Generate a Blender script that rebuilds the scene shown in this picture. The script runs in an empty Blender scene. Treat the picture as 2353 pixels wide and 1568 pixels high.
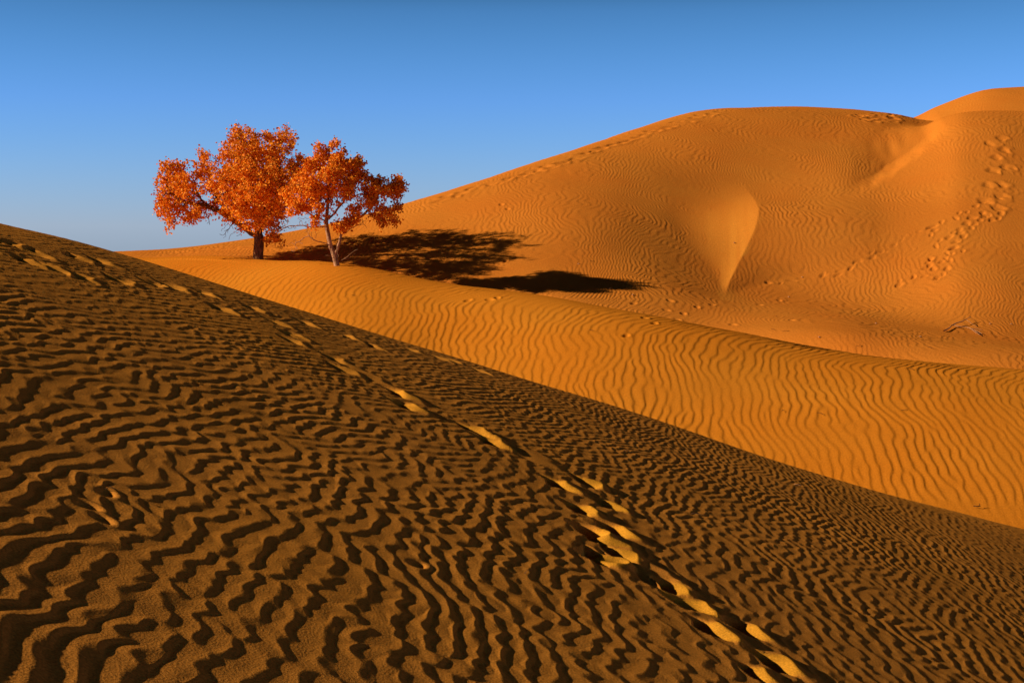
import bpy, math, random
import numpy as np

# ------------------------------------------------------------------ camera, sky, sun, exposure
scn = bpy.context.scene
F = 3267.0            # focal length in units of a 2352 px wide picture (50 mm)
CU, VH = 1176.0, 520.0  # picture centre column, eye-level row
cam_d = bpy.data.cameras.new("camera")
cam = bpy.data.objects.new("camera", cam_d)
scn.collection.objects.link(cam)
cam_d.sensor_width = 36.0
cam_d.lens = 36.0 * F / 2352.0
cam_d.shift_y = -(784.0 - VH) / 2352.0
cam_d.clip_start = 0.1
cam_d.clip_end = 3000.0
cam.location = (0, 0, 0)
cam.rotation_euler = (math.radians(90), 0, 0)
scn.camera = cam

L = np.array([1.0, 0.17, -0.462]); L /= np.linalg.norm(L)      # direction the sunlight travels
SUN_EL = math.asin(-L[2])
SUN_AZ = math.atan2(-L[0], -L[1])
sun_d = bpy.data.lights.new("sun", 'SUN')
sun_d.energy = 5.0
sun_d.angle = math.radians(0.6)
sun_d.color = (1.0, 0.80, 0.58)
sun = bpy.data.objects.new("sun", sun_d)
scn.collection.objects.link(sun)
sun.rotation_euler = (math.pi / 2 - SUN_EL, 0, math.atan2(L[1], L[0]) - math.pi / 2)

world = bpy.data.worlds.new("World")
scn.world = world
world.use_nodes = True
wt = world.node_tree
for n in list(wt.nodes):
    wt.nodes.remove(n)
wo = wt.nodes.new("ShaderNodeOutputWorld")
bg = wt.nodes.new("ShaderNodeBackground")
sky = wt.nodes.new("ShaderNodeTexSky")
sky.sky_type = 'NISHITA'
sky.sun_disc = False
sky.sun_elevation = SUN_EL
sky.sun_rotation = SUN_AZ
sky.air_density = 1.0
sky.dust_density = 0.0
sky.ozone_density = 2.0
geo = wt.nodes.new("ShaderNodeTexCoord")
sep = wt.nodes.new("ShaderNodeSeparateXYZ")
rmp = wt.nodes.new("ShaderNodeValToRGB")
rmp.color_ramp.interpolation = 'B_SPLINE'
cr = rmp.color_ramp
cr.elements[0].position = 0.0;  cr.elements[0].color = (0.33, 0.47, 1.75, 1)
cr.elements[1].position = 1.0;  cr.elements[1].color = (0.02, 0.010, 0.005, 1)
for p, c in ((0.06, (0.27, 0.49, 1.10, 1)), (0.15, (0.19, 0.445, 0.72, 1)), (0.19, (0.03, 0.03, 0.05, 1)), (0.30, (0.022, 0.012, 0.007, 1))):
    e = cr.elements.new(p); e.color = c
mul = wt.nodes.new("ShaderNodeMix"); mul.data_type = 'RGBA'; mul.blend_type = 'MULTIPLY'
mul.inputs[0].default_value = 1.0
wt.links.new(geo.outputs['Generated'], sep.inputs[0])
wt.links.new(sep.outputs['Z'], rmp.inputs[0])
wt.links.new(sky.outputs[0], mul.inputs[6])
wt.links.new(rmp.outputs[0], mul.inputs[7])
wt.links.new(mul.outputs[2], bg.inputs['Color'])
wt.links.new(bg.outputs[0], wo.inputs[0])
bg.inputs['Strength'].default_value = 0.12

scn.view_settings.view_transform = 'Standard'
scn.view_settings.look = 'None'
scn.view_settings.exposure = 0.30
scn.view_settings.gamma = 1.0

rng = np.random.default_rng(11)

# ------------------------------------------------------------------ small numpy toolbox
def sstep(a, b, x):
    t = np.clip((x - a) / (b - a), 0, 1)
    return t * t * (3 - 2 * t)

def smax(a, b, k):
    h = np.clip(0.5 + 0.5 * (a - b) / k, 0, 1)
    return b + (a - b) * h + k * h * (1 - h)

def spline(xs, ys):
    """natural cubic spline with linear ends"""
    xs = np.array(xs, float); ys = np.array(ys, float); n = len(xs)
    h = np.diff(xs); A = np.eye(n); r = np.zeros(n)
    for i in range(1, n - 1):
        A[i, i - 1], A[i, i], A[i, i + 1] = h[i - 1], 2 * (h[i - 1] + h[i]), h[i]
        r[i] = 6 * ((ys[i + 1] - ys[i]) / h[i] - (ys[i] - ys[i - 1]) / h[i - 1])
    M = np.linalg.solve(A, r)
    s0 = (ys[1] - ys[0]) / h[0] - h[0] * M[1] / 6
    s1 = (ys[-1] - ys[-2]) / h[-1] + h[-1] * M[-2] / 6
    def f(x):
        x = np.asarray(x, float)
        i = np.clip(np.searchsorted(xs, x) - 1, 0, n - 2)
        a = (xs[i + 1] - x) / h[i]; b = (x - xs[i]) / h[i]
        y = a * ys[i] + b * ys[i + 1] + ((a**3 - a) * M[i] + (b**3 - b) * M[i + 1]) * h[i]**2 / 6
        y = np.where(x < xs[0], ys[0] + s0 * (x - xs[0]), y)
        return np.where(x > xs[-1], ys[-1] + s1 * (x - xs[-1]), y)
    return f

def tile_noise(n, px, seed, width=0.45):
    """periodic band-limited noise tile, unit variance, feature size px pixels"""
    r = np.random.default_rng(seed)
    k = np.fft.fftfreq(n)
    K = np.hypot(k[:, None], k[None, :]); k0 = 1.0 / px
    w = np.exp(-((K - k0) / (width * k0))**2 / 2); w[0, 0] = 0
    t = np.fft.ifft2(np.fft.fft2(r.standard_normal((n, n))) * w).real
    return (t / t.std()).astype(np.float32)

def samp(t, a, b):
    """bilinear periodic lookup, a -> columns, b -> rows (in pixels)"""
    n = t.shape[0]
    ia = np.floor(a); ib = np.floor(b)
    fa = (a - ia).astype(np.float32); fb = (b - ib).astype(np.float32)
    ia = ia.astype(np.int64) % n; ib = ib.astype(np.int64) % n
    ja = (ia + 1) % n; jb = (ib + 1) % n
    return (t[ib, ia] * (1 - fa) * (1 - fb) + t[ib, ja] * fa * (1 - fb)
            + t[jb, ia] * (1 - fa) * fb + t[jb, ja] * fa * fb)

LOW = tile_noise(512, 32, 5)
LOW2 = tile_noise(512, 32, 6)
LOW3 = tile_noise(512, 32, 7)
def low(t, x, y, size):           # smooth noise with features of about `size` metres
    return samp(t, x * 32 / size, y * 32 / size)

PX = 14.0                          # tile pixels per ripple
def ripple_tile(seed, sr, sa, n=2048):
    r = np.random.default_rng(seed)
    k = np.fft.fftfreq(n)
    ky, kx = k[:, None], k[None, :]
    K = np.hypot(kx, ky) + 1e-9; th = np.arctan2(ky, kx); k0 = 1.0 / PX
    w = np.exp(-((K - k0) / (sr * k0))**2 / 2) * np.exp(-(th / sa)**2 / 2)
    z = np.fft.ifft2((r.standard_normal((n, n)) + 1j * r.standard_normal((n, n))) * w)
    return (z / np.sqrt((np.abs(z)**2).mean())).astype(np.complex64)

def profile(ph, r=0.70):
    """asymmetric ripple: gentle rise over r of the cycle, steep fall over the rest; ph in cycles"""
    p = ph - np.floor(ph)
    up = p / r
    dn = (p - r) / (1 - r)
    a = np.where(p < r, 0.35 * up + 0.65 * (0.5 - 0.5 * np.cos(np.pi * up)), 0.5 + 0.5 * np.cos(np.pi * np.clip(dn, 0, 1)))
    return a - 0.5

def profile_sharp(ph, r):
    p = ph - np.floor(ph)
    up = p / r; dn = np.clip((p - r) / (1 - r), 0, 1)
    return np.where(p < r, 0.3 * up + 0.7 * up * up, 0.5 + 0.5 * np.cos(np.pi * dn)) - 0.5

def ripples(tile, p1, p2, lam, r=0.70, profile=profile):
    z = samp(tile, p1 * (PX / lam), p2 * (PX / lam))
    m = np.abs(z)
    return profile(np.angle(z) / (2 * np.pi), r) * (m / (m + 0.15)) * 1.15

# ------------------------------------------------------------------ the dunes: one height field
def uu(us): return (np.array(us, float) - CU) / F
def mm(vs): return (VH - np.array(vs, float)) / F

# nearest dune: skyline in the picture, distance of its brow
fg_m = spline(uu([-1200, -400, 0, 140, 280, 500, 700, 1000, 1176, 1450, 1700, 2000, 2352, 2800, 3600]),
              mm([180, 405, 513, 545, 585, 651, 715, 808, 862, 944, 1030, 1124, 1215, 1330, 1545]))
def h_fg(q, y):
    m = fg_m(q)
    a = np.clip(-m - 0.354 * q, 0.052, 0.17)
    yc = 1.70 / a
    t = y - yc
    w = 1.6
    return m * yc + m * t - a * (np.sqrt(t * t + w * w) - w) - 0.035 * np.maximum(t, 0)**2

md_m = spline(uu([-900, 0, 280, 440, 600, 778, 1000, 1176, 1400, 1700, 2000, 2352, 2800, 3600]),
              mm([640, 596, 586, 586, 591, 606, 640, 668, 711, 765, 806, 848, 880, 900]))
md_y = spline(uu([-900, 280, 600, 778, 1000, 1290, 1700, 2352, 3600]),
              [48, 43, 40.2, 37.9, 36.2, 33.9, 31.8, 30, 29])
def h_md(q, y):
    t = y - md_y(q)
    m = md_m(q)
    sl = 0.24 + 0.08 * sstep(-0.2, 0.25, q)
    w = 1.5 + 1.6 * sstep(-0.1, 0.36, q)
    a = sl - m
    back = 0.10 * np.maximum(t, 0)
    return m * y - a * (np.sqrt(t * t + w * w) - w) - back

mn_m = spline(uu([-900, 0, 290, 430, 560, 700, 930, 1176, 1430, 1560, 1640, 1750, 1900, 2085, 2250, 2500, 3000]),
              mm([640, 606, 583, 568, 552, 530, 470, 395, 309, 264, 246, 240, 246, 268, 300, 370, 520]))
mn_y = spline(uu([-900, 290, 560, 930, 1176, 1430, 1640, 2085, 3000]), [44, 46, 46.5, 47.5, 50, 55, 59.5, 61, 63])
mn_a = spline(uu([-900, 290, 600, 930, 1290, 1640, 2085, 3000]), [0.06, 0.07, 0.13, 0.28, 0.29, 0.33, 0.29, 0.28])
def h_mn(q, y):
    t = y - mn_y(q)
    w = 2.0 + 2.2 * sstep(-0.05, 0.2, q)
    return mn_m(q) * y - mn_a(q) * (np.sqrt(t * t + w * w) - w) - 0.12 * np.maximum(t, 0)

sh_m = spline(uu([1500, 1800, 1900, 1980, 2050, 2110, 2160, 2195, 2240, 2300, 2352, 2600, 3000, 3600]),
              mm([720, 535, 458, 396, 343, 304, 277, 262, 254, 252, 255, 268, 300, 380]))
def h_sh(q, y):
    t = y - 56.5
    w = 2.6
    return sh_m(q) * y - 0.36 * (np.sqrt(t * t + w * w) - w) - 0.1 * np.maximum(t, 0)

ds_m = spline(uu([1500, 1900, 2085, 2130, 2200, 2260, 2300, 2352, 2500, 3000]),
              mm([520, 345, 268, 250, 224, 205, 199, 196, 190, 240]))
def h_ds(q, y):
    t = y - 80.0
    w = 3.0
    return ds_m(q) * y - 0.30 * (np.sqrt(t * t + w * w) - w) - 0.1 * np.maximum(t, 0)

def h_val(x, y):
    return -1.32 - 0.115 * np.maximum(x - 1.4, -0.4) * sstep(-14, 2, x) + (0.055 + 0.10 * sstep(-0.07, 0.02, x / y) * (1 - sstep(0.1, 0.25, x / y))) * (np.minimum(y, 46) - 40) - 0.25 * np.maximum(y - 46, 0) + 0.34 * np.exp(-((x - 3.8) / 1.9)**2 - ((y - 39) / 3.0)**2)

def base_height(q, y):
    """height and which dune owns the point"""
    x = q * y
    a, b = h_fg(q, y), h_md(q, y)
    fl = -8.0 + 0 * x
    far = smax(h_mn(q, y), h_sh(q, y), 1.2)
    tb = y - md_y(q)
    vv = h_val(x, y) - 0.24 * np.clip(2.6 - tb, 0, 6)**2 * (1 - 0.75 * sstep(0.16, 0.36, q))
    ow_far = np.where(h_ds(q, y) > far, 3, 2)
    far = smax(far, h_ds(q, y), 0.15)
    far = smax(far, vv, 0.3 + 0.45 * sstep(-0.08, 0.12, q))
    far = np.where(y < md_y(q) - 1.0, -50.0, far)
    h = smax(b, far, 0.12)
    own = np.where(b > far, 1, ow_far)
    own = np.where(a > h, 0, own)
    h = smax(a, h, 0.3)
    h = smax(h, fl, 1.0)
    # broad wind-shaped unevenness
    h = h + 0.003 * low(LOW, x, y, 2.4) * sstep(2, 8, y) + 0.05 * low(LOW2, x, y, 9.0) * sstep(22, 32, y)
    return h, own

# tessellation: fan of columns (x = q*y) and rows of distance y
def rows():
    y = 1.0; out = [y]
    while y < 140:
        if y < 3.8: d = 0.035
        elif y < 20.5: d = min(max(y * y / 2500, 0.008), 0.034)
        elif y < 22.5: d = 0.12
        elif y < 46: d = 0.055
        elif y < 66: d = 0.075
        elif y < 84: d = 0.09
        else: d = 1.5
        y += d; out.append(y)
    return np.array(out)
Y = rows()
core = np.linspace(-0.385, 0.385, 1350)
side = 0.385 + 0.62 * np.linspace(0, 1, 150)[1:]**1.6
Q = np.concatenate([-side[::-1], core, side])
dq = np.gradient(Q)
QQ, YY = np.meshgrid(Q, Y)
XX = QQ * YY
H, OWN = base_height(QQ, YY)

def hit(u, v, lo=1.0):
    """where the line of sight through a picture point meets the sand"""
    q = (u - CU) / F; m = (VH - v) / F
    j = int(np.clip(np.searchsorted(Q, q), 1, len(Q) - 1))
    d = H[:, j] - m * Y
    ok = np.where((d >= 0) & (Y > lo))[0]
    i = ok[0] if len(ok) else int(np.argmax(d))
    y = Y[i]
    if i > 0 and d[i] > 0 > d[i - 1]:
        y = Y[i - 1] + (Y[i] - Y[i - 1]) * (-d[i - 1]) / (d[i] - d[i - 1])
    return q * y, y

def ground(x, y):
    q = x / y
    j = int(np.clip(np.searchsorted(Q, q), 1, len(Q) - 1)); i = int(np.clip(np.searchsorted(Y, y), 1, len(Y) - 1))
    fi = (y - Y[i - 1]) / (Y[i] - Y[i - 1]); fj = (q - Q[j - 1]) / (Q[j] - Q[j - 1])
    return float((H[i-1, j-1] * (1-fj) + H[i-1, j] * fj) * (1-fi) + (H[i, j-1] * (1-fj) + H[i, j] * fj) * fi)

# ---- ripple field
_yy = np.linspace(0, 30, 601); _gg = np.cumsum(0.0 + 0.42 * sstep(5.5, 11.5, _yy)) * 0.05; _gg -= _gg[160]
def GY(y): return np.interp(y, _yy, _gg)
T_NEAR = ripple_tile(21, 0.095, 0.32)
T_MID = ripple_tile(22, 0.11, 0.10)
T_FAR = ripple_tile(23, 0.14, 0.22)
CHUNK = 120
R = np.zeros_like(H); AMP = np.zeros_like(H)
uP, vP = CU + F * QQ, None
for s in range(0, len(Y), CHUNK):
    sl = slice(s, s + CHUNK)
    x, y, q, own = XX[sl], YY[sl], QQ[sl], OWN[sl]
    sp = np.maximum(y * dq[None, :], np.gradient(Y)[sl][:, None] * 0.8)
    out = np.zeros_like(x)
    if y.min() < 30:
        p1 = x - GY(y) * (1 - 0.75 * sstep(-1, 5, x)) + 0.016 * np.abs(low(LOW, x * 1.3, y, 0.28)) + 0.02 * low(LOW2, x, y, 0.9)
        p2 = y + 0.05 * low(LOW3, x, y, 1.1)
        lam = 0.106
        f = ripples(T_NEAR, p1, p2, lam, 0.64, profile_sharp)
        am = 0.0056 * (0.92 + 0.14 * low(LOW3, x, y, 2.2)) * np.clip(1.6 - 0.05 * y, 0.7, 1)
        am = np.clip(am, 0.004, 0.03) * sstep(0.5, 0.25, sp / lam)
        out += np.where(own == 0, f * am, 0)
    if y.max() > 22:
        t = y - md_y(q)
        g = 0.06 * t + np.where(t > -3.5, 0.12 * (t + 3.5)**2 * (t < 0) + (t >= 0) * (1.47 + 0.84 * t), 0)
        p1 = x - g + 0.06 * low(LOW2, x, y, 2.8) + 0.014 * low(LOW, x, y * 0.8, 0.55)
        f = ripples(T_MID, p1, y, 0.172, 0.74)
        am = 0.0108 * (0.9 + 0.2 * low(LOW3, x, y, 4)) * sstep(0.5, 0.25, sp / 0.25)
        am = am * (1 + 0.5 * sstep(-2.5, 0.0, t))
        out += np.where(own == 1, f * am, 0)
        p1 = x + 0.35 * low(LOW3, x, y, 4.5) + 0.05 * low(LOW, x, y, 0.9) - 0.10 * (y - 45) + 0.5 * low(LOW, x, y, 17.0)
        f = ripples(T_FAR, p1, y, 0.175, 0.72)
        am = 0.0100 * (0.85 + 0.25 * low(LOW2, x, y, 5)) * sstep(0.6, 0.4, sp / 0.205)
        out += np.where(own >= 2, f * am, 0)
    R[sl] = out

# smooth slip scoop on the far dune: no ripples, a facet turned to the sun with a crisp right-hand lip
VV = VH - F * H / YY
UU = CU + F * QQ
lip = spline([400, 440, 480, 520, 560, 600, 640, 670, 700], [1690, 1715, 1733, 1742, 1731, 1707, 1682, 1668, 1664])
lef = spline([400, 440, 480, 520, 560, 600, 640, 670, 700], [1560, 1548, 1545, 1556, 1580, 1616, 1645, 1658, 1662])
FARM = (OWN >= 2) & (YY > 38)
ul, ur = lef(VV), lip(VV)
s = (UU - ul) / np.maximum(ur - ul, 4)
vert = sstep(400, 540, VV) * (1 - sstep(655, 685, VV))
wid = (ur - ul) / F * YY
scoop = np.clip(s, 0, 1)**1.7 * (1 - sstep(0.84, 4.5, s)) * vert * np.clip(wid, 0, 3) * 0.19
_n = low(LOW2, UU / 45, VV / 45, 1.0)
_n2 = low(LOW3, UU / 14, VV / 30, 1.0)
smooth_m = sstep(-0.35, 0.35, s + 0.13 * _n + 0.07 * _n2) * (1 - sstep(0.97, 1.06, s + 0.03 * _n)) * sstep(400, 500, VV + 16 * _n + (1 - np.clip(s, 0, 1)) * 10) * (1 - sstep(650, 685, VV))
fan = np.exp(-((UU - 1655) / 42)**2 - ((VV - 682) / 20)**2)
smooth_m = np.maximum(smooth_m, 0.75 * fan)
H += np.where(FARM, scoop, 0)
R *= 1 - np.where(FARM, smooth_m, 0) * 0.97
LIT_MASK = np.where(FARM, smooth_m * sstep(-0.1, 0.75, s + fan * 2) * sstep(410, 580, VV) * (0.85 + 0.15 * low(LOW, UU / 60, VV / 400, 0.5)), 0).astype(np.float32)  # mask for a paler tint: painted extra sunlight on the slip facet
# the fold beside the shoulder: a hollow ending in a narrow facet that looks into the sun
_d = (UU - 2012) * 0.592 + (VV - 385) * 0.805 + 1.5 * _n
_a = (UU - 2012) * 0.805 - (VV - 385) * 0.592
fold = np.where(_d < 0, -np.clip(1 + _d / 95, 0, 1)**2, -(1 - sstep(0, 42, _d))) * sstep(-110, 60, _a) * (1 - sstep(140, 190, _a)) * 0.25
H += np.where(FARM, fold, 0)
# soft blown sand along the crease left of the shoulder
e = np.abs((UU - 2080) * 0.72 + (VV - 332) * 1.0) / 26.0      # crease runs up to the right
crease = np.exp(-e**2) * 0.6 * sstep(1960, 2010, UU) * (1 - sstep(2150, 2190, UU)) * (VV > 255)
R *= 1 - np.where(FARM, crease, 0) * 0.9

# ---- footprints pressed into the sand
ORIG = H.copy()
def press(u, v, ang, hl, hw, D, Rm, level=True, lo=1.0, calm=1.7, at=None, sun_gain=1.0):
    """ang: walking direction from +y (towards +x); a level print cut into the slope, or a plain pit"""
    x0, y0 = at if at else hit(u, v, lo)
    ext = max(hl, hw) * 3.2
    i0, i1 = np.searchsorted(Y, [y0 - ext, y0 + ext])
    qa, qb = (x0 - ext) / y0, (x0 + ext) / y0
    j0, j1 = np.searchsorted(Q, [qa - 0.01, qb + 0.01])
    if i1 - i0 < 3 or j1 - j0 < 3: return
    sl = (slice(i0, i1), slice(j0, j1))
    dx, dy = XX[sl] - x0, YY[sl] - y0
    wob = 0.22 * low(LOW3, XX[sl] + 7 * x0, YY[sl], 0.33 if y0 < 20 else 0.6)
    a = (dx * math.sin(ang) + dy * math.cos(ang)) / hl
    b = (dx * math.cos(ang) - dy * math.sin(ang)) / hw + wob
    if level:
        b = b + 0.3 * a
        W = 1 - sstep(0.72, 1.12, np.abs(a + 0.5 * wob))
        saw = np.where(b < -1, -D * sstep(-1.2, -1.0, b), np.where(b < 0.95, -D + (D + Rm) * np.clip((b + 1.0) / 1.9, 0, 1), Rm * sstep(1.75, 0.95, b)))
        W2 = np.exp(-(np.abs(a) / 1.1)**4)
        d = np.where(b < 0.3, saw * W, saw * W2)
    else:
        r = np.sqrt(a * a + b * b)
        d = -D * (1 - sstep(0.35, 1.0, r)) + Rm * np.exp(-((r - 1.25) / 0.3)**2) * (0.6 + 0.4 * np.clip(b, -1, 1))
    if level and sun_gain > 0:
        wg = (1 - sstep(0.8, 1.15, np.abs(a))) * sstep(-1.4, -1.15, b) * (1 - sstep(1.0, 1.5, b))
        H[sl] = H[sl] * (1 - wg) + ORIG[sl] * wg + d
        LIT_MASK[sl] = np.maximum(LIT_MASK[sl], sun_gain * (1 - sstep(0.75, 1.05, np.abs(a))) * sstep(-1.1, -0.9, b) * (1 - sstep(0.95, 1.25, b)))  # golden tint painted on the print floor where it catches the sun
    else:
        H[sl] += d
    R[sl] *= sstep(0.75, calm, np.sqrt(a * a + (b * 0.8)**2))

rr = random.Random(4)
near = [(1290,1113,1.0),(1352,1108,.9),(1340,1170,1.0),(1395,1158,.8),(1372,1228,1.1),(1418,1218,.95),(1425,1272,.9),(1385,1282,1.0),
        (1545,1350,1.0),(1590,1388,1.1),(1640,1445,1.2),(1722,1447,1.1),(1788,1522,1.2),(1740,1545,.9),
        (1098,990,1.25),(1130,1014,1.1),(915,903,1.2),(935,932,1.1),(775,826,1.1),(790,848,1.1),
        (670,768,1.1),(672,783,1.0),(515,711,1.2),(395,657,1.4),(355,652,1.2),(235,600,1.3),(180,592,1.1),(180,634,1.3),(110,612,1.5),(80,580,1.4),(30,560,1.2),
        (60,598,1.2),(280,645,1.3),
        (585,709,1.1),(470,672,1.2),(640,742,1.1),(705,742,1.1),(800,772,1.1),(860,796,1.0),(945,803,1.1),(1010,822,1.1),(1035,826,1.0),(1105,852,1.1)]
# shallow scuffed channel joining the upper prints
for u, v in [(850, 868), (1215, 1045), (1480, 1310), (1500, 1322)]:
    press(u, v, -0.4, 0.22, 0.13, 0.014, 0.010, True, sun_gain=0)

for u, v, k in near:
    if v > 1300: k *= 0.88
    elif v > 1050: k *= 1.16
    far_k = 1.0 if v > 1050 else (1.05 if v > 860 else 1.0)
    press(u, v, math.radians(rr.uniform(-14, 2)) - (0.25 if v < 1050 else 0), 0.125 * k * far_k, 0.082 * k * far_k,
          0.058 * k * (1 if v > 860 else .6), 0.020 * k * (1.0 if v > 860 else 0.45), True, sun_gain=1.0 if v > 1050 else (0.75 if v > 860 else 0.3))
# trail up the far dune, right side
big = [(2300,318),(2275,330),(2306,345),(2288,362),(2312,385),(2280,392),(2300,425),(2268,425),(2298,452),(2262,462),(2290,478)]
for u, v in big:
    press(u, v, 0.15, 0.31, 0.23, 0.042, 0.02, False, 34)
sm = [(2245,475),(2228,486),(2262,500),(2205,492),(2240,512),(2190,505),(2225,522),(2168,510),(2200,530),(2150,522),(2180,540),(2215,545),(2140,535),(2165,555),
      (2195,560),(2155,570),(2175,585),(2140,590),(2160,602),(2185,598),(2130,612),(2150,620),(2170,626),(2115,634),(2145,638),(2095,640),(2060,650),(2275,505),(2290,500),(2225,505),(2185,575),(2205,575),(2128,602),(2165,640),(2250,492),(2212,512)]
for u, v in sm + [(a_ + 9, b_ - 6) for a_, b_ in sm[::2]]:
    k = rr.uniform(.7, 1.25); press(u + rr.uniform(-7, 7), v + rr.uniform(-5, 5), 0.6 + rr.uniform(-.5, .5), 0.175 * k, 0.10 * k, 0.032 * k, 0.012, False, 34)
dots = [(2130,524),(2105,533),(2085,545),(2065,552),(2050,565),(2025,578),(2040,582),(1998,590),(1975,600),(1950,612),(1925,620),(1895,630),(1880,628),(1840,640),(1820,645),(1795,655),(2000,590),(1965,604),(1915,628),(2010,582)]
for u, v in dots:
    k = rr.uniform(.6, 1.2); press(u + rr.uniform(-9, 9), v + rr.uniform(-4, 4), 1.0 + rr.uniform(-.4, .4), 0.19 * k, 0.07 * k, 0.026 * k, 0.008, False, 34)
# worn track just under the crest line of the far dune, and marks by the saddle
for k in range(46):
    u = 1010 + 640 * (k / 45.0)
    v = float(np.interp(u, [1010, 1176, 1260, 1430, 1560, 1650], [452, 402, 378, 320, 276, 252])) + rr.uniform(1, 9)
    press(u, v, 1.2, rr.uniform(.22, .4), rr.uniform(.12, .22), 0.042, 0.018, False, 38)
for k in range(16):
    press(rr.uniform(1960, 2060), rr.uniform(262, 280), 1.2, .3, .2, .06, .03, False, 38)
for k in range(16):
    press(430 + 24 * k + rr.uniform(-8, 8), 576 - 1.0 * k + rr.uniform(-3, 3), 1.3, .3, .16, .04, .02, False, 40)
# scattered scuffs in the hollow
for u, v in [(1455,697),(1530,712),(1540,690),(1555,735),(1480,730),(1600,705),(1635,700),(1570,720),(1500,742),(1765,650),(1790,690),(1745,700),(1685,745),(1820,735),(1120,585),(1160,600),(1188,640),(1075,690),(1125,688),(1140,684),(1435,770),(1100,570),(1150,470),(1165,480)]:
    press(u, v, rr.uniform(-1, 1), .13, .09, .035, .012, False, 26)
for u, v in [(545,800),(230,1190),(190,1160),(240,1130),(950,1290)]:
    press(u, v, rr.uniform(-1, 1), .06, .05, .01, .004, False)

Z = H + R
ZB = H.copy()
def ground_z(x, y):
    q = x / y
    j = int(np.clip(np.searchsorted(Q, q), 1, len(Q) - 1)); i = int(np.clip(np.searchsorted(Y, y), 1, len(Y) - 1))
    return float(Z[i, j])

# ------------------------------------------------------------------ materials
def nodes(name):
    m = bpy.data.materials.new(name); m.use_nodes = True
    t = m.node_tree
    b = t.nodes['Principled BSDF']
    return m, t, b

def sand(name, c1, c2, grain=1.0, amp=1.0, sun_gain=(1.2, 1.3, 1.3)):
    m, t, b = nodes(name)
    tc = t.nodes.new("ShaderNodeTexCoord")
    b.inputs['Roughness'].default_value = 1.0
    b.inputs['Specular IOR Level'].default_value = 0.0
    n1 = t.nodes.new("ShaderNodeTexNoise"); n1.inputs['Scale'].default_value = 0.35; n1.inputs['Detail'].default_value = 5
    n2 = t.nodes.new("ShaderNodeTexNoise"); n2.inputs['Scale'].default_value = 110.0 * grain; n2.inputs['Detail'].default_value = 3
    r1 = t.nodes.new("ShaderNodeMapRange"); r1.inputs[1].default_value = 0.3; r1.inputs[2].default_value = 0.7
    r2 = t.nodes.new("ShaderNodeMapRange"); r2.inputs[1].default_value = 0.3; r2.inputs[2].default_value = 0.7
    r2.inputs[3].default_value = 1 - 0.27 * amp; r2.inputs[4].default_value = 1 + 0.2 * amp
    mx = t.nodes.new("ShaderNodeMix"); mx.data_type = 'RGBA'
    mx.inputs[6].default_value = (*c1, 1); mx.inputs[7].default_value = (*c2, 1)
    ml = t.nodes.new("ShaderNodeVectorMath"); ml.operation = 'SCALE'
    bp = t.nodes.new("ShaderNodeBump"); bp.inputs['Strength'].default_value = 0.5; bp.inputs['Distance'].default_value = 0.0035 / grain
    for n in (n1, n2): t.links.new(tc.outputs['Object'], n.inputs['Vector'])
    t.links.new(n1.outputs[0], r1.inputs[0]); t.links.new(n2.outputs[0], r2.inputs[0])
    t.links.new(r1.outputs[0], mx.inputs[0])
    fa = t.nodes.new("ShaderNodeAttribute"); fa.attribute_name = 'sun_tint'
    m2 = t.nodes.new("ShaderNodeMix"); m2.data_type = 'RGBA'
    m2.inputs[7].default_value = (min(c1[0] * sun_gain[0], .8), c1[1] * sun_gain[1], c1[2] * sun_gain[2], 1)  # sand colour with the sunlit brightening painted in
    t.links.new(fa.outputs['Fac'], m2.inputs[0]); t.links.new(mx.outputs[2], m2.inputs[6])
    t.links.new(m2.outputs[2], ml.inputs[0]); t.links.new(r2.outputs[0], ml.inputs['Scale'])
    t.links.new(ml.outputs[0], b.inputs['Base Color'])
    t.links.new(n2.outputs[0], bp.inputs['Height']); t.links.new(bp.outputs[0], b.inputs['Normal'])
    return m

M_near = sand("near_sand", (0.63, 0.250, 0.040), (0.66, 0.262, 0.035), sun_gain=(1.14, 1.30, 0.75))
M_mid = sand("mid_sand", (0.60, 0.215, 0.018), (0.60, 0.195, 0.014), 0.3, 0.45)
M_far = sand("far_sand", (0.60, 0.208, 0.026), (0.60, 0.185, 0.022), 0.22, 0.45)

# ------------------------------------------------------------------ dune meshes (one shared tessellation, cut along the hollows)
def tag(o, label=None, cat=None, group=None, kind=None):
    if label: o['label'] = label
    if cat: o['category'] = cat
    if group: o['group'] = group
    if kind: o['kind'] = kind
    return o

nr, nc = Z.shape
face_own = OWN[:-1, :-1]
idx = np.arange(nr * nc, dtype=np.int64).reshape(nr, nc)
quads = np.stack([idx[:-1, :-1], idx[:-1, 1:], idx[1:, 1:], idx[1:, :-1]], -1)
P = np.stack([XX, YY, Z], -1).reshape(-1, 3)

def grid_mesh(name, sel, mat):
    f = quads[sel]
    used, inv = np.unique(f, return_inverse=True)
    me = bpy.data.meshes.new(name)
    me.vertices.add(len(used)); me.vertices.foreach_set('co', P[used].astype(np.float32).ravel())
    nf = f.shape[0]
    me.loops.add(nf * 4); me.loops.foreach_set('vertex_index', inv.astype(np.int32).ravel())
    me.polygons.add(nf)
    me.polygons.foreach_set('loop_start', np.arange(0, nf * 4, 4, dtype=np.int32))
    me.polygons.foreach_set('use_smooth', np.ones(nf, bool))
    me.update()
    pa = me.attributes.new('sun_tint', 'FLOAT', 'POINT'); pa.data.foreach_set('value', LIT_MASK.ravel()[used])
    me.materials.append(mat)
    o = bpy.data.objects.new(name, me)
    scn.collection.objects.link(o)
    return o

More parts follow.
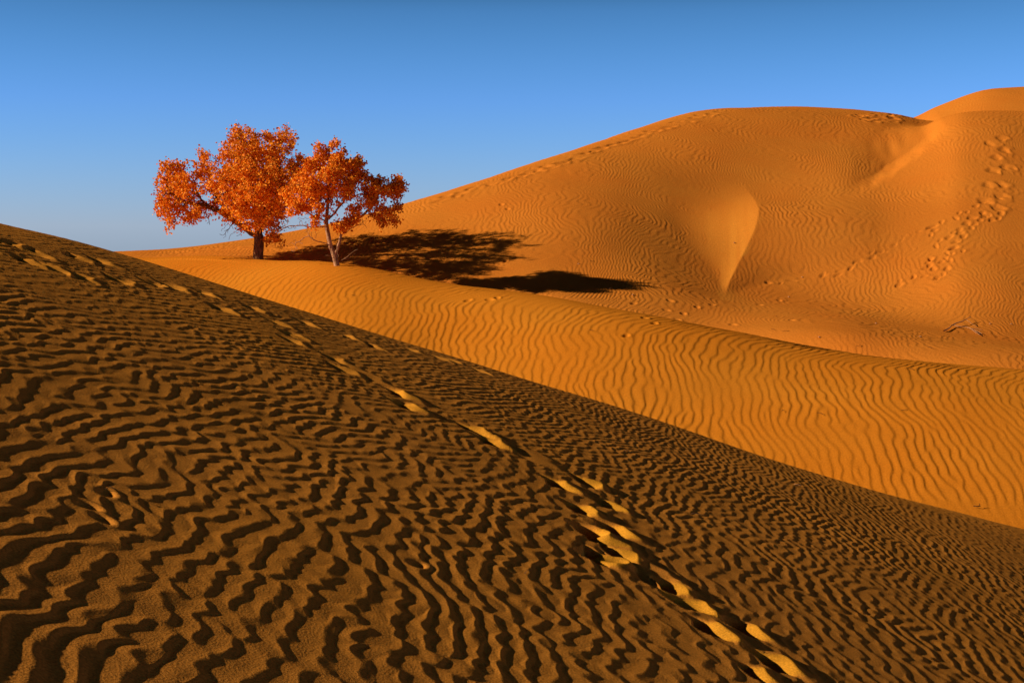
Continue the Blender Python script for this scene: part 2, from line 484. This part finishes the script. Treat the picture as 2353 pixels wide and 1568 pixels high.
tag(grid_mesh("near_dune", face_own == 0, M_near), "shaded brown rippled dune slope in front with footprints", kind='structure')
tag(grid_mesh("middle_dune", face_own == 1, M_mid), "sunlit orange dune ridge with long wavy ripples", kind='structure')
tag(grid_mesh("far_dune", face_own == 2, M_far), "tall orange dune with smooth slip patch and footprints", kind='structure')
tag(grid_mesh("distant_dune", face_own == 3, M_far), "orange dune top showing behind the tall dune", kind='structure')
# the desert going on underneath, out to the horizon
me = bpy.data.meshes.new("ground")
me.from_pydata([(-1500, -1500, -50), (1500, -1500, -50), (1500, 1500, -50), (-1500, 1500, -50)], [], [(0, 1, 2, 3)])
me.materials.append(M_far)
g = bpy.data.objects.new("ground", me); scn.collection.objects.link(g); tag(g, kind='structure')

# ------------------------------------------------------------------ trees
def crop(X, Yc):                       # enlarged-study coordinates -> picture coordinates
    return 294 + 0.2967 * X, 250 + 0.2967 * Yc
def at(X, Yc, y):
    u, v = crop(X, Yc)
    return np.array([(u - CU) / F * y, y, (VH - v) / F * y])

def sweep(paths, name, mat, parent, sides=6, wob=0.0):
    V, Fc = [], []
    rs = np.random.default_rng(3)
    for pts, rad in paths:
        pts = np.array(pts); n = len(pts)
        if n < 2: continue
        sd = sides if max(rad) > 0.03 else (5 if max(rad) > 0.01 else 3)
        if max(rad) > 0.07: sd = 14
        tg = np.gradient(pts, axis=0); tg /= np.linalg.norm(tg, axis=1)[:, None] + 1e-9
        ref = np.array([0.2, 1, 0.1]); base = len(V)
        lob = rs.uniform(0, 6.28, 3)
        for k in range(n):
            a = np.cross(tg[k], ref); a /= np.linalg.norm(a) + 1e-9
            b = np.cross(tg[k], a)
            for s_ in range(sd):
                t_ = 2 * math.pi * s_ / sd
                r_ = rad[k]
                if sd == 14:
                    r_ *= 1 + 0.10 * math.sin(3 * t_ + lob[0] + k * .15) + 0.07 * math.sin(5 * t_ + lob[1] - k * .2) + rs.uniform(-.05, .05)
                V.append(pts[k] + r_ * (math.cos(t_) * a + math.sin(t_) * b))
        for k in range(n - 1):
            for s_ in range(sd):
                s2 = (s_ + 1) % sd
                Fc.append((base + k * sd + s_, base + k * sd + s2, base + (k + 1) * sd + s2, base + (k + 1) * sd + s_))
        V.append(pts[-1] + tg[-1] * rad[-1])
        for s_ in range(sd):
            Fc.append((base + (n - 1) * sd + s_, base + (n - 1) * sd + (s_ + 1) % sd, len(V) - 1))
    me = bpy.data.meshes.new(name)
    me.from_pydata([tuple(v) for v in V], [], Fc)
    me.polygons.foreach_set('use_smooth', np.ones(len(me.polygons), bool))
    me.materials.append(mat); me.update()
    o = bpy.data.objects.new(name, me); scn.collection.objects.link(o)
    o.parent = parent
    if parent: o.matrix_parent_inverse = parent.matrix_basis.inverted()
    return o

def smooth_poly(pts, step=0.09):
    pts = np.array(pts); n = len(pts); out = [pts[0]]
    for i in range(n - 1):
        p0 = pts[max(i - 1, 0)]; p1 = pts[i]; p2 = pts[i + 1]; p3 = pts[min(i + 2, n - 1)]
        m_ = max(1, int(np.linalg.norm(p2 - p1) / step))
        for k in range(1, m_ + 1):
            t = k / m_
            out.append(0.5 * (2 * p1 + (p2 - p0) * t + (2 * p0 - 5 * p1 + 4 * p2 - p3) * t * t + (3 * p1 - p0 - 3 * p2 + p3) * t**3))
    return out

def grow(limbs, attract, step=0.085, kill=0.11, iters=150, seed=0):
    """limbs: polylines, the first rooted in the ground, others starting near an earlier one. Space colonisation fills the crown."""
    rs = np.random.default_rng(seed)
    N, par = [], []
    for li, pl in enumerate(limbs):
        pp = smooth_poly(pl)
        if li == 0:
            prev = -1; rest = pp
        else:
            d = np.linalg.norm(np.array(N) - pp[0], axis=1); prev = int(np.argmin(d)); rest = pp[1:]
        for p in rest:
            N.append(np.array(p) + (rs.normal(0, 0.012, 3) if li else 0)); par.append(prev); prev = len(N) - 1
    n_main = len(N)
    A = np.array(attract)
    near_i = np.zeros(len(A), int); near_d = np.full(len(A), 1e9)
    done = 0
    for it in range(iters):
        new = np.array(N[done:])
        if len(new) == 0: break
        D = np.linalg.norm(A[:, None, :] - new[None, :, :], axis=2)
        k = D.argmin(1); dmin = D[np.arange(len(A)), k]
        up = dmin < near_d
        near_d[up] = dmin[up]; near_i[up] = k[up] + done
        done = len(N)
        keep = near_d > kill
        A, near_i, near_d = A[keep], near_i[keep], near_d[keep]
        if len(A) == 0: break
        sel = near_d < 1.6
        if not sel.any(): break
        for node in np.unique(near_i[sel]):
            v = A[sel & (near_i == node)] - N[node]
            v = (v / np.linalg.norm(v, axis=1)[:, None]).sum(0)
            nv = np.linalg.norm(v)
            v = v / (nv + 1e-6) + rs.normal(0, 0.28, 3)
            v /= np.linalg.norm(v)
            N.append(N[node] + v * step); par.append(int(node))
    return np.array(N), np.array(par), n_main

def tree_paths(N, par, rbase, rtip=0.006, expo=2.25):
    n = len(N)
    w = np.zeros(n); ch = [[] for _ in range(n)]
    for i in range(n):
        if par[i] >= 0: ch[par[i]].append(i)
    order = np.argsort([-i for i in range(n)])
    for i in range(n - 1, -1, -1):
        if not ch[i]: w[i] = 1
        else: w[i] = sum(w[c] for c in ch[i])
    r = rbase * (w / w[0]) ** (1 / expo)
    r = np.maximum(r, rtip)
    paths = []
    stack = [(0, None)]
    while stack:
        s_, pr = stack.pop()
        pth = []; rad = []
        if pr is not None: pth.append(N[pr]); rad.append(min(r[s_] * 1.15, r[pr]))
        c = s_
        while True:
            pth.append(N[c]); rad.append(r[c])
            if not ch[c]: break
            k = max(ch[c], key=lambda i: w[i])
            for o_ in ch[c]:
                if o_ != k: stack.append((o_, c))
            c = k
        paths.append((pth, rad))
    return paths, r, ch

def leaf_mesh(cent, name, mat, parent, size, seed):
    rs = np.random.default_rng(seed)
    n = len(cent)
    nrm = rs.normal(0, 1, (n, 3)); nrm[:, 2] *= 0.8; nrm /= np.linalg.norm(nrm, axis=1)[:, None]
    ax = rs.normal(0, 1, (n, 3)); ax[:, 2] -= 0.7
    ax -= (ax * nrm).sum(1)[:, None] * nrm; ax /= np.linalg.norm(ax, axis=1)[:, None]
    bx = np.cross(nrm, ax)
    sz = size * rs.uniform(0.65, 1.25, n)[:, None]
    # base, left belly, right belly, left shoulder, right shoulder, tip; slightly folded along the midrib
    f = 0.16
    pts = [(-0.5, 0, 0), (-0.22, 0.42, f), (0.18, 0.36, f), (0.55, 0, 0), (0.18, -0.36, f), (-0.22, -0.42, f)]
    V = np.stack([cent + sz * (a * ax + b * bx + c * nrm) for a, b, c in pts], 1).reshape(-1, 3)
    i0 = np.arange(n)[:, None] * 6
    Fc = np.concatenate([i0 + np.array([0, 3, 2, 1]), i0 + np.array([0, 5, 4, 3])], 1).reshape(-1, 4)
    me = bpy.data.meshes.new(name)
    me.vertices.add(len(V)); me.vertices.foreach_set('co', V.astype(np.float32).ravel())
    me.loops.add(len(Fc) * 4); me.loops.foreach_set('vertex_index', Fc.astype(np.int32).ravel())
    me.polygons.add(len(Fc)); me.polygons.foreach_set('loop_start', np.arange(0, len(Fc) * 4, 4, dtype=np.int32))
    me.update()
    at_ = me.attributes.new('tone', 'FLOAT', 'POINT')
    tone = np.repeat(np.clip(rs.normal(0.5, 0.27, n), 0, 1), 6)
    at_.data.foreach_set('value', tone.astype(np.float32))
    me.materials.append(mat)
    o = bpy.data.objects.new(name, me); scn.collection.objects.link(o)
    o.parent = parent
    if parent: o.matrix_parent_inverse = parent.matrix_basis.inverted()
    return o

# leaf and bark materials
M_leaf, t, b = nodes("autumn_leaf")
av = t.nodes.new("ShaderNodeAttribute"); av.attribute_name = 'tone'
rp = t.nodes.new("ShaderNodeValToRGB")
rp.color_ramp.elements[0].color = (0.32, 0.075, 0.010, 1)
rp.color_ramp.elements[1].color = (0.98, 0.50, 0.04, 1)
e_ = rp.color_ramp.elements.new(0.5); e_.color = (0.95, 0.27, 0.008, 1)
t.links.new(av.outputs['Fac'], rp.inputs[0]); t.links.new(rp.outputs[0], b.inputs['Base Color'])
b.inputs['Roughness'].default_value = 0.55
b.inputs['Specular IOR Level'].default_value = 0.12
tr = t.nodes.new("ShaderNodeBsdfTranslucent"); ms = t.nodes.new("ShaderNodeMixShader"); ms.inputs[0].default_value = 0.30
t.links.new(rp.outputs[0], tr.inputs['Color'])
out = t.nodes['Material Output']
t.links.new(b.outputs[0], ms.inputs[1]); t.links.new(tr.outputs[0], ms.inputs[2]); t.links.new(ms.outputs[0], out.inputs[0])

def bark(name, c1, c2, sc=9.0):
    m, t, b = nodes(name)
    tc = t.nodes.new("ShaderNodeTexCoord"); mp = t.nodes.new("ShaderNodeMapping"); mp.inputs['Scale'].default_value = (3.2, 3.2, 0.7)
    n1 = t.nodes.new("ShaderNodeTexNoise"); n1.inputs['Scale'].default_value = sc; n1.inputs['Detail'].default_value = 8; n1.inputs['Roughness'].default_value = 0.7
    r = t.nodes.new("ShaderNodeValToRGB"); r.color_ramp.elements[0].position = 0.38; r.color_ramp.elements[1].position = 0.62
    r.color_ramp.elements[0].color = (*c1, 1); r.color_ramp.elements[1].color = (*c2, 1)
    bp = t.nodes.new("ShaderNodeBump"); bp.inputs['Strength'].default_value = 1.0; bp.inputs['Distance'].default_value = 0.03
    t.links.new(tc.outputs['Object'], mp.inputs[0]); t.links.new(mp.outputs[0], n1.inputs['Vector'])
    t.links.new(n1.outputs[0], r.inputs[0]); t.links.new(r.outputs[0], b.inputs['Base Color'])
    t.links.new(n1.outputs[0], bp.inputs['Height']); t.links.new(bp.outputs[0], b.inputs['Normal'])
    b.inputs['Roughness'].default_value = 0.95; b.inputs['Specular IOR Level'].default_value = 0.1
    return m
M_bark = bark("dark_bark", (0.06, 0.028, 0.012), (0.30, 0.13, 0.05))
M_bark2 = bark("pale_bark", (0.16, 0.08, 0.04), (0.58, 0.32, 0.17))
M_wood = bark("bleached_wood", (0.34, 0.15, 0.07), (0.62, 0.33, 0.16), 20)
M_dark = bark("dark_twig", (0.03, 0.018, 0.01), (0.12, 0.06, 0.03), 20)

def lobes_points(lobes, y0, per, seed, depth=1.0, back=0.0):
    rs = np.random.default_rng(seed); out = []
    k = 0.2967 / F * y0
    more = []
    for (X, Yc, rx, ry, dens, yo) in lobes:
        more.append((X, Yc, rx * 0.88, ry * 0.88, dens, yo))
        for _ in range(3):
            t_ = rs.uniform(0, 6.283); k_ = rs.uniform(0.85, 1.2); z_ = rs.uniform(0.22, 0.42)
            more.append((X + rx * k_ * math.cos(t_), Yc + ry * k_ * math.sin(t_), rx * z_, ry * z_, dens, yo + rs.uniform(-.25, .25)))
    for (X, Yc, rx, ry, dens, yo) in more:
        vol = rx * ry / 10000.0
        n = max(4, int(per * vol * dens))
        d = rs.normal(0, 1, (n, 3)); d /= np.linalg.norm(d, axis=1)[:, None]
        rad = 1.09 * rs.uniform(0.12, 1, n)[:, None] ** 0.45
        rad = rad * np.where(rs.uniform(0, 1, n) < 0.14, rs.uniform(1.0, 1.4, n), 1)[:, None]
        d = d * rad
        for q in d:
            ry_m = 0.5 * (rx + ry) * k * 1.15
            yy = y0 + back + (yo * 1.7 + q[1] * ry_m * 1.3) * depth
            p = at(X + q[0] * rx, Yc + q[2] * ry, y0)
            p[1] = yy
            p[0] *= yy / y0; p[2] *= yy / y0
            out.append(p)
    return np.array(out)

def build_tree(name, label, base_img, y0, limbs_img, lobes, bare, rbase, barkm, seed, per, n_leaf, leaf, spread, depth=1.0, back=0.0):
    base = at(*base_img, y0)
    base[2] = ground(base[0], base[1])
    root = bpy.data.objects.new(name, None); scn.collection.objects.link(root)
    root.location = tuple(base); root.empty_display_size = 0.3
    bpy.context.view_layer.update()
    tag(root, label, 'tree', 'autumn trees on the dune ridge')
    limbs = [[at(X, Yc, y0 + dy) for X, Yc, dy in pl] for pl in limbs_img]
    first = limbs[0]
    limbs[0] = [base + np.array([0, 0, -0.35])] + [p for p in first if p[2] > base[2] + 0.05]
    LA = lobes_points(lobes, y0, per, seed, depth, back)
    BA = lobes_points(bare, y0, per * 0.55, seed + 1)
    N, par, nm = grow(limbs, np.concatenate([LA, BA]), seed=seed)
    paths, r, ch = tree_paths(N, par, rbase)
    # root flare
    p0, r0 = paths[0]
    for k in range(min(8, len(r0))):
        r0[k] *= 1 + 0.55 * math.exp(-k / 2.2)
    tr_ = sweep(paths, "trunk", barkm, root)
    # leaves: on twig nodes that are inside leafy lobes
    rs = np.random.default_rng(seed + 5)
    tw = [i for i in range(nm, len(N)) if r[i] < 0.022]
    tw = np.array(tw)
    D = np.full(len(tw), 9.0)
    for s in range(0, len(LA), 400):
        D = np.minimum(D, np.linalg.norm(N[tw][:, None] - LA[None, s:s + 400], axis=2).min(1))
    DB = np.linalg.norm(N[tw][:, None] - BA[None], axis=2).min(1) if len(BA) else D * 0 + 9
    good = tw[(D < 0.17) & (D < DB)]
    dens = np.clip(1 + 1.1 * np.array([low(LOW, N[i][0] * 1.0 + N[i][2] * 3, N[i][1] + 7 * N[i][2], 0.5) for i in good]), 0.06, 3.0)
    dens = dens / dens.sum()
    pick = rs.choice(good, size=n_leaf, p=dens)
    c = N[pick] + rs.normal(0, spread, (n_leaf, 3))
    leaf_mesh(c, "crown", M_leaf, root, leaf, seed + 9)
    return root

YL, YR = 40.6, 37.1
lob_left = [
 (300,470,90,75,1,0),(285,600,90,100,1,.2),(265,740,75,75,1,-.1),(330,800,90,60,1,.2),(310,900,32,45,.8,0),(430,690,120,110,.9,.3),(420,560,100,95,.9,-.3),
 (400,450,50,50,.9,0),(575,330,42,40,.7,0),(560,410,60,60,.8,.1),(660,400,40,35,.5,0),(590,500,100,70,.9,.2),(600,590,100,70,.55,-.4),(500,830,90,60,.9,0),(600,790,80,60,.6,.3),
 (835,210,62,60,1,0),(900,230,70,70,1,.4),(960,200,50,50,1,-.3),(810,330,80,80,1,.2),(760,400,60,50,1,-.2),(900,350,110,90,1,-.6),(960,300,80,70,1,.7),
 (1110,225,62,60,1,0),(1200,200,75,55,1,.3),(1260,240,50,60,1,-.1),(1110,310,90,60,1,-.5),(1200,300,75,50,.9,.4),
 (1040,400,120,80,.9,.5),(1180,390,80,40,.6,-.1),(1310,390,55,40,.7,.1),
 (760,520,100,80,1,-.5),(900,500,130,100,1,.6),(900,480,120,100,1,-.9),(1080,520,130,100,1,-.9),(1100,500,130,90,1,.8),(1240,500,110,80,1,.1),(1330,470,70,60,1,.3),
 (800,650,110,90,1,.4),(780,700,100,80,1,-.7),(960,660,140,100,1,1.0),(960,650,140,100,1,-1.1),(1120,680,130,100,1,-.8),(1150,660,120,100,1,.7),(1260,600,80,80,1,-.2),
 (900,790,120,80,.9,-.6),(900,790,120,80,.9,.7),(1060,810,120,90,1,-.6),(1080,800,110,90,1,.6),(1180,780,60,80,.9,.1),(760,800,80,60,.7,.1),(690,720,70,60,.6,.5),
 (1000,900,80,50,.9,-.3),(900,920,50,40,.6,.1),(1120,900,60,40,.7,.2),(1140,970,65,45,.9,-.1),(1160,1030,45,35,.8,0),(1100,1010,30,30,.7,.2),
]
bare_left = [(800,950,85,50,.9,0),(780,990,60,40,.8,.2),(610,880,35,35,.5,0),(960,1050,35,20,.5,-.2),(1220,930,80,50,.5,0)]
limbs_left = [
 [(1008,1150,0),(1012,1090,0),(1015,1030,.02),(1010,960,.05),(1000,880,.0),(975,780,-.1),(955,650,-.1),(930,480,0),(905,320,.05)],
 [(1000,985,.03),(930,945,-.05),(860,885,-.1),(770,830,-.15),(670,780,-.1),(600,740,0),(540,650,.1),(495,560,.1)],
 [(1015,960,.05),(1060,880,.15),(1085,780,.2),(1100,640,.2),(1130,450,.15),(1160,300,.1)],
 [(770,830,-.15),(700,700,.3),(640,560,.4),(580,420,.3)],
 [(1000,880,0),(1060,740,-.5),(1080,600,-.7),(1200,500,-.5)],
 [(600,740,0),(500,740,-.2),(400,700,-.1),(330,640,0)],
]
build_tree("poplar_tree", "larger orange-leaved tree with one dark trunk and a long low limb to the left", (1008, 1150), YL, limbs_left, lob_left, bare_left,
           0.132, M_bark, 31, 105, 35000, 0.062, 0.066, 1.3, -0.45)

lob_right = [
 (1485,300,28,30,.8,0),(1490,350,50,35,.9,.1),(1590,300,55,40,1,0),(1625,270,32,28,.9,.1),(1540,390,90,55,1,.2),(1640,400,80,60,1,-.2),
 (1460,470,80,70,1,.1),(1560,500,100,80,1,-.5),(1600,500,100,80,1,.5),(1730,450,85,60,1,0),(1790,410,42,38,.9,.1),(1790,510,70,60,1,.2),
 (1380,480,70,60,1,-.1),(1340,570,85,80,1,.2),(1440,600,100,70,1,-.4),(1500,650,90,60,.9,.4),(1660,600,100,70,.9,-.3),(1700,640,80,50,.8,.3),(1320,690,80,70,1,.1),
 (1290,770,70,45,.9,0),(1390,720,60,50,.9,.2),(1860,560,50,40,.7,.1),(1930,570,60,50,.9,.1),(2040,560,80,45,.95,0),(2110,590,40,50,.9,.1),(1960,640,80,50,.9,-.2),
 (2060,660,70,45,.9,.1),(1880,680,70,45,.8,.2),(1850,750,65,45,.7,-.1),(1760,790,70,45,.7,.1),(1980,820,60,50,.95,0),(2050,790,42,35,.9,0),(1960,880,40,30,.8,0),(2060,870,38,25,.8,0),
 (1700,880,80,35,.8,.1),(1640,910,55,35,.8,-.1),(1470,830,35,45,.7,.1),(1450,760,45,40,.7,-.2),(1600,760,40,50,.35,.2),(1240,660,60,60,.8,.3),
]
bare_right = [(1400,850,70,35,.6,0),(1250,910,80,30,.7,0),(1280,1040,55,50,.8,0),(1430,960,50,50,.6,.1),(1800,900,80,40,.8,0),(1800,850,50,30,.6,.1),(1590,760,60,80,.5,0),(1330,900,70,30,.6,.1)]
limbs_right = [
 [(1640,1205,0),(1600,1140,0),(1570,1070,.02),(1552,980,.03),(1535,890,0),(1540,800,0),(1548,700,.05),(1555,580,.1),(1565,450,.1)],
 [(1598,1130,0),(1630,1060,-.08),(1650,970,-.12),(1720,890,-.15),(1810,830,-.1),(1880,760,0),(1930,670,.05),(2010,610,.1)],
 [(1566,1060,.02),(1500,1030,-.1),(1440,1015,-.15),(1400,985,-.15),(1390,960,-.1)],
 [(1390,985,-.15),(1330,1020,-.1),(1290,1050,0)],
 [(1540,880,0),(1460,835,.05),(1390,805,.1),(1330,790,.1)],
 [(1540,905,0),(1450,915,.1),(1330,905,.1),(1220,915,0),(1110,950,-.1)],
 [(1548,720,.05),(1480,640,.1),(1400,580,.1),(1350,560,.1)],
 [(1540,860,0),(1600,800,.2),(1680,700,.3),(1740,560,.2)],
 [(1650,970,-.12),(1740,920,.1),(1820,890,.1)],
 [(1642,1175,0),(1690,1150,-.1),(1730,1120,-.12),(1775,1085,-.1)],
 [(1655,1170,0),(1700,1160,.05),(1740,1135,.1),(1760,1110,.1)],
 [(1630,1165,0),(1628,1120,-.1),(1615,1080,-.1)],
 [(1605,1150,0),(1560,1130,-.1),(1530,1128,-.1)],
]
build_tree("poplar_tree", "smaller orange-leaved tree with pale forked trunk and bare lower twigs", (1640, 1203), YR, limbs_right, lob_right, bare_right,
           0.066, M_bark2, 57, 105, 20000, 0.060, 0.062, 0.85, -0.5)

# ------------------------------------------------------------------ things lying on the sand
def lying(name, label, cat, u, v, segs, mat, lo, lift=0.03, group=None):
    x0, y0 = hit(u, v, lo)
    paths = []
    for pl, r0, r1 in segs:
        pts = []
        for (du, dv, hz) in pl:
            x, y = hit(u + du, v + dv, lo)
            if abs(y - y0) > 3: y = y0; x = (u + du - CU) / F * y
            pts.append(np.array([x, y, ground_z(x, y) + lift + hz * 0.5]))
        sp = smooth_poly(pts, 0.06)
        n = len(sp)
        paths.append((sp, [r0 + (r1 - r0) * k / max(n - 1, 1) for k in range(n)]))
    o = sweep(paths, name, mat, None)
    tag(o, label, cat, group)
    return o
lying("dead_branch", "bleached forked dead branch lying on the sand in the hollow", "branch", 2210, 760, [
  ([(-42,2,0),(-30,-3,.02),(-22,-8,.06),(-8,-5,.05),(8,-4,.06),(22,0,.05),(32,4,.03),(45,9,.02)], .019, .006),
  ([(-24,-7,.06),(-12,-11,.10),(0,-13,.12),(8,-17,.16),(20,-21,.18)], .018, .006),
  ([(8,-17,.14),(16,-14,.12),(24,-10,.05),(34,-7,.02)], .010,.005),
  ([(18,-2,.05),(26,4,.04),(33,9,.02)], .014,.006),
  ([(22,0,.05),(34,1,.08),(48,3,.04)], .012,.005),
  ([(30,4,.03),(40,12,.02),(48,11,.02)], .010,.005)], M_wood, 30)
lying("twig", "small dark forked twig standing on the lit sand above the dark slope's edge", "twig", 2245, 1166, [
  ([(-9,1,0),(-4,2,.005),(3,3,.005),(7,1,.01)], .009,.006),
  ([(3,3,.005),(5,2,.05),(4,2,.10)], .008,.005)], M_dark, 20)

def debris_bit(kind, u, v, lo, label, size, mat, ang):
    x, y = hit(u, v, lo)
    z = ground_z(x, y)
    rs = np.random.default_rng(int(u * 7 + v))
    if kind == 'twig':
        d = np.array([math.cos(ang), math.sin(ang), 0])
        p = [np.array([x, y, z + .006]) + d * s_ * size + np.array([0, 0, .012 * (1 - abs(s_)) + rs.normal(0, .003)]) for s_ in (-1, -.5, 0, .5, 1)]
        p = [q_ + np.array([rs.normal(0, size * .08), rs.normal(0, size * .08), 0]) for q_ in p]
        o = sweep([(p, [size * .05, size * .06, size * .055, size * .045, size * .02]),
                   ([p[2], p[2] + d * size * .4 + np.array([-d[1], d[0], .15]) * size * .4], [size * .04, size * .02])], "twig", mat, None)
        tag(o, label, 'twig', 'small twigs on the sand')
    else:
        import bmesh
        bm = bmesh.new(); bmesh.ops.create_icosphere(bm, subdivisions=2, radius=size)
        k = rs.normal(0, 1, 3)
        for vt in bm.verts:
            c = vt.co.normalized()
            vt.co *= 1 + 0.18 * math.sin(3 * c.x + k[0]) + 0.14 * math.sin(4 * c.y + k[1]) + rs.normal(0, .03)
            vt.co.z *= 0.6
        me = bpy.data.meshes.new("pebble"); bm.to_mesh(me); bm.free(); me.materials.append(mat)
        o = bpy.data.objects.new("pebble", me); scn.collection.objects.link(o); o.location = (x, y, z + size * .3)
        tag(o, label, 'pebble', 'pale pebbles on the sand')
for i, (u, v, lab, s_, m_, a_) in enumerate([
    (1600, 1165+20, "dark twig beside the cluster of bright footprints", .05, M_dark, -.3),
    (2080, 1003+0, "tiny dark twig fragment lying on the orange rippled sand", .09, M_dark, .4),
    (1440, 1040, "short dark twig on the dark slope between the two footprint clusters", .06, M_dark, -.4),
    (2490 * .735, 1517 * .735, "pale twig lying on the dark slope near its far edge", .05, M_wood, -.6),
    (1648 * .735, 1793 * .735, "tiny pale twig low on the dark slope left of the footprints", .022, M_wood, .8),
    (254, 1130, "dark sliver of twig among the ripples at the left of the dark slope", .03, M_dark, -.3)]):
    debris_bit('twig', u, v, 1 if v > 1010 else 26, lab, s_, m_, a_)

def c5(X, Yc): return (2300 + X / 2.614) * .735, (800 + Yc / 2.614) * .735
def c3(X, Yc): return (1000 + X / 2.353) * .735, (600 + Yc / 2.353) * .735
for (u, v) in [c5(540,175), c5(430,337), c5(1142,553), c5(2248,558), c5(1505,660), c5(2077,555), c5(678,665), c3(1325,355), c3(2300,760), c3(2130,712), c3(1900,530), (1687, 559)]:
    debris_bit('pebble', u, v, 26, "tiny pale pebble lying on the orange rippled sand", .028, M_wood, 0)
for (u, v) in [c5(330,495), c5(1010,740), c5(1580,750), c5(1440,928), c5(383,1270), c5(685,1293), c5(300,603), c5(410,617), c3(248,762), c3(1995,1020), c3(2000,512)]:
    debris_bit('twig', u, v, 22, "tiny dark twig fragment lying on the orange rippled sand", .085, M_dark, u % 3)

print("verts", nr * nc, "cols", nc, "rows", nr)
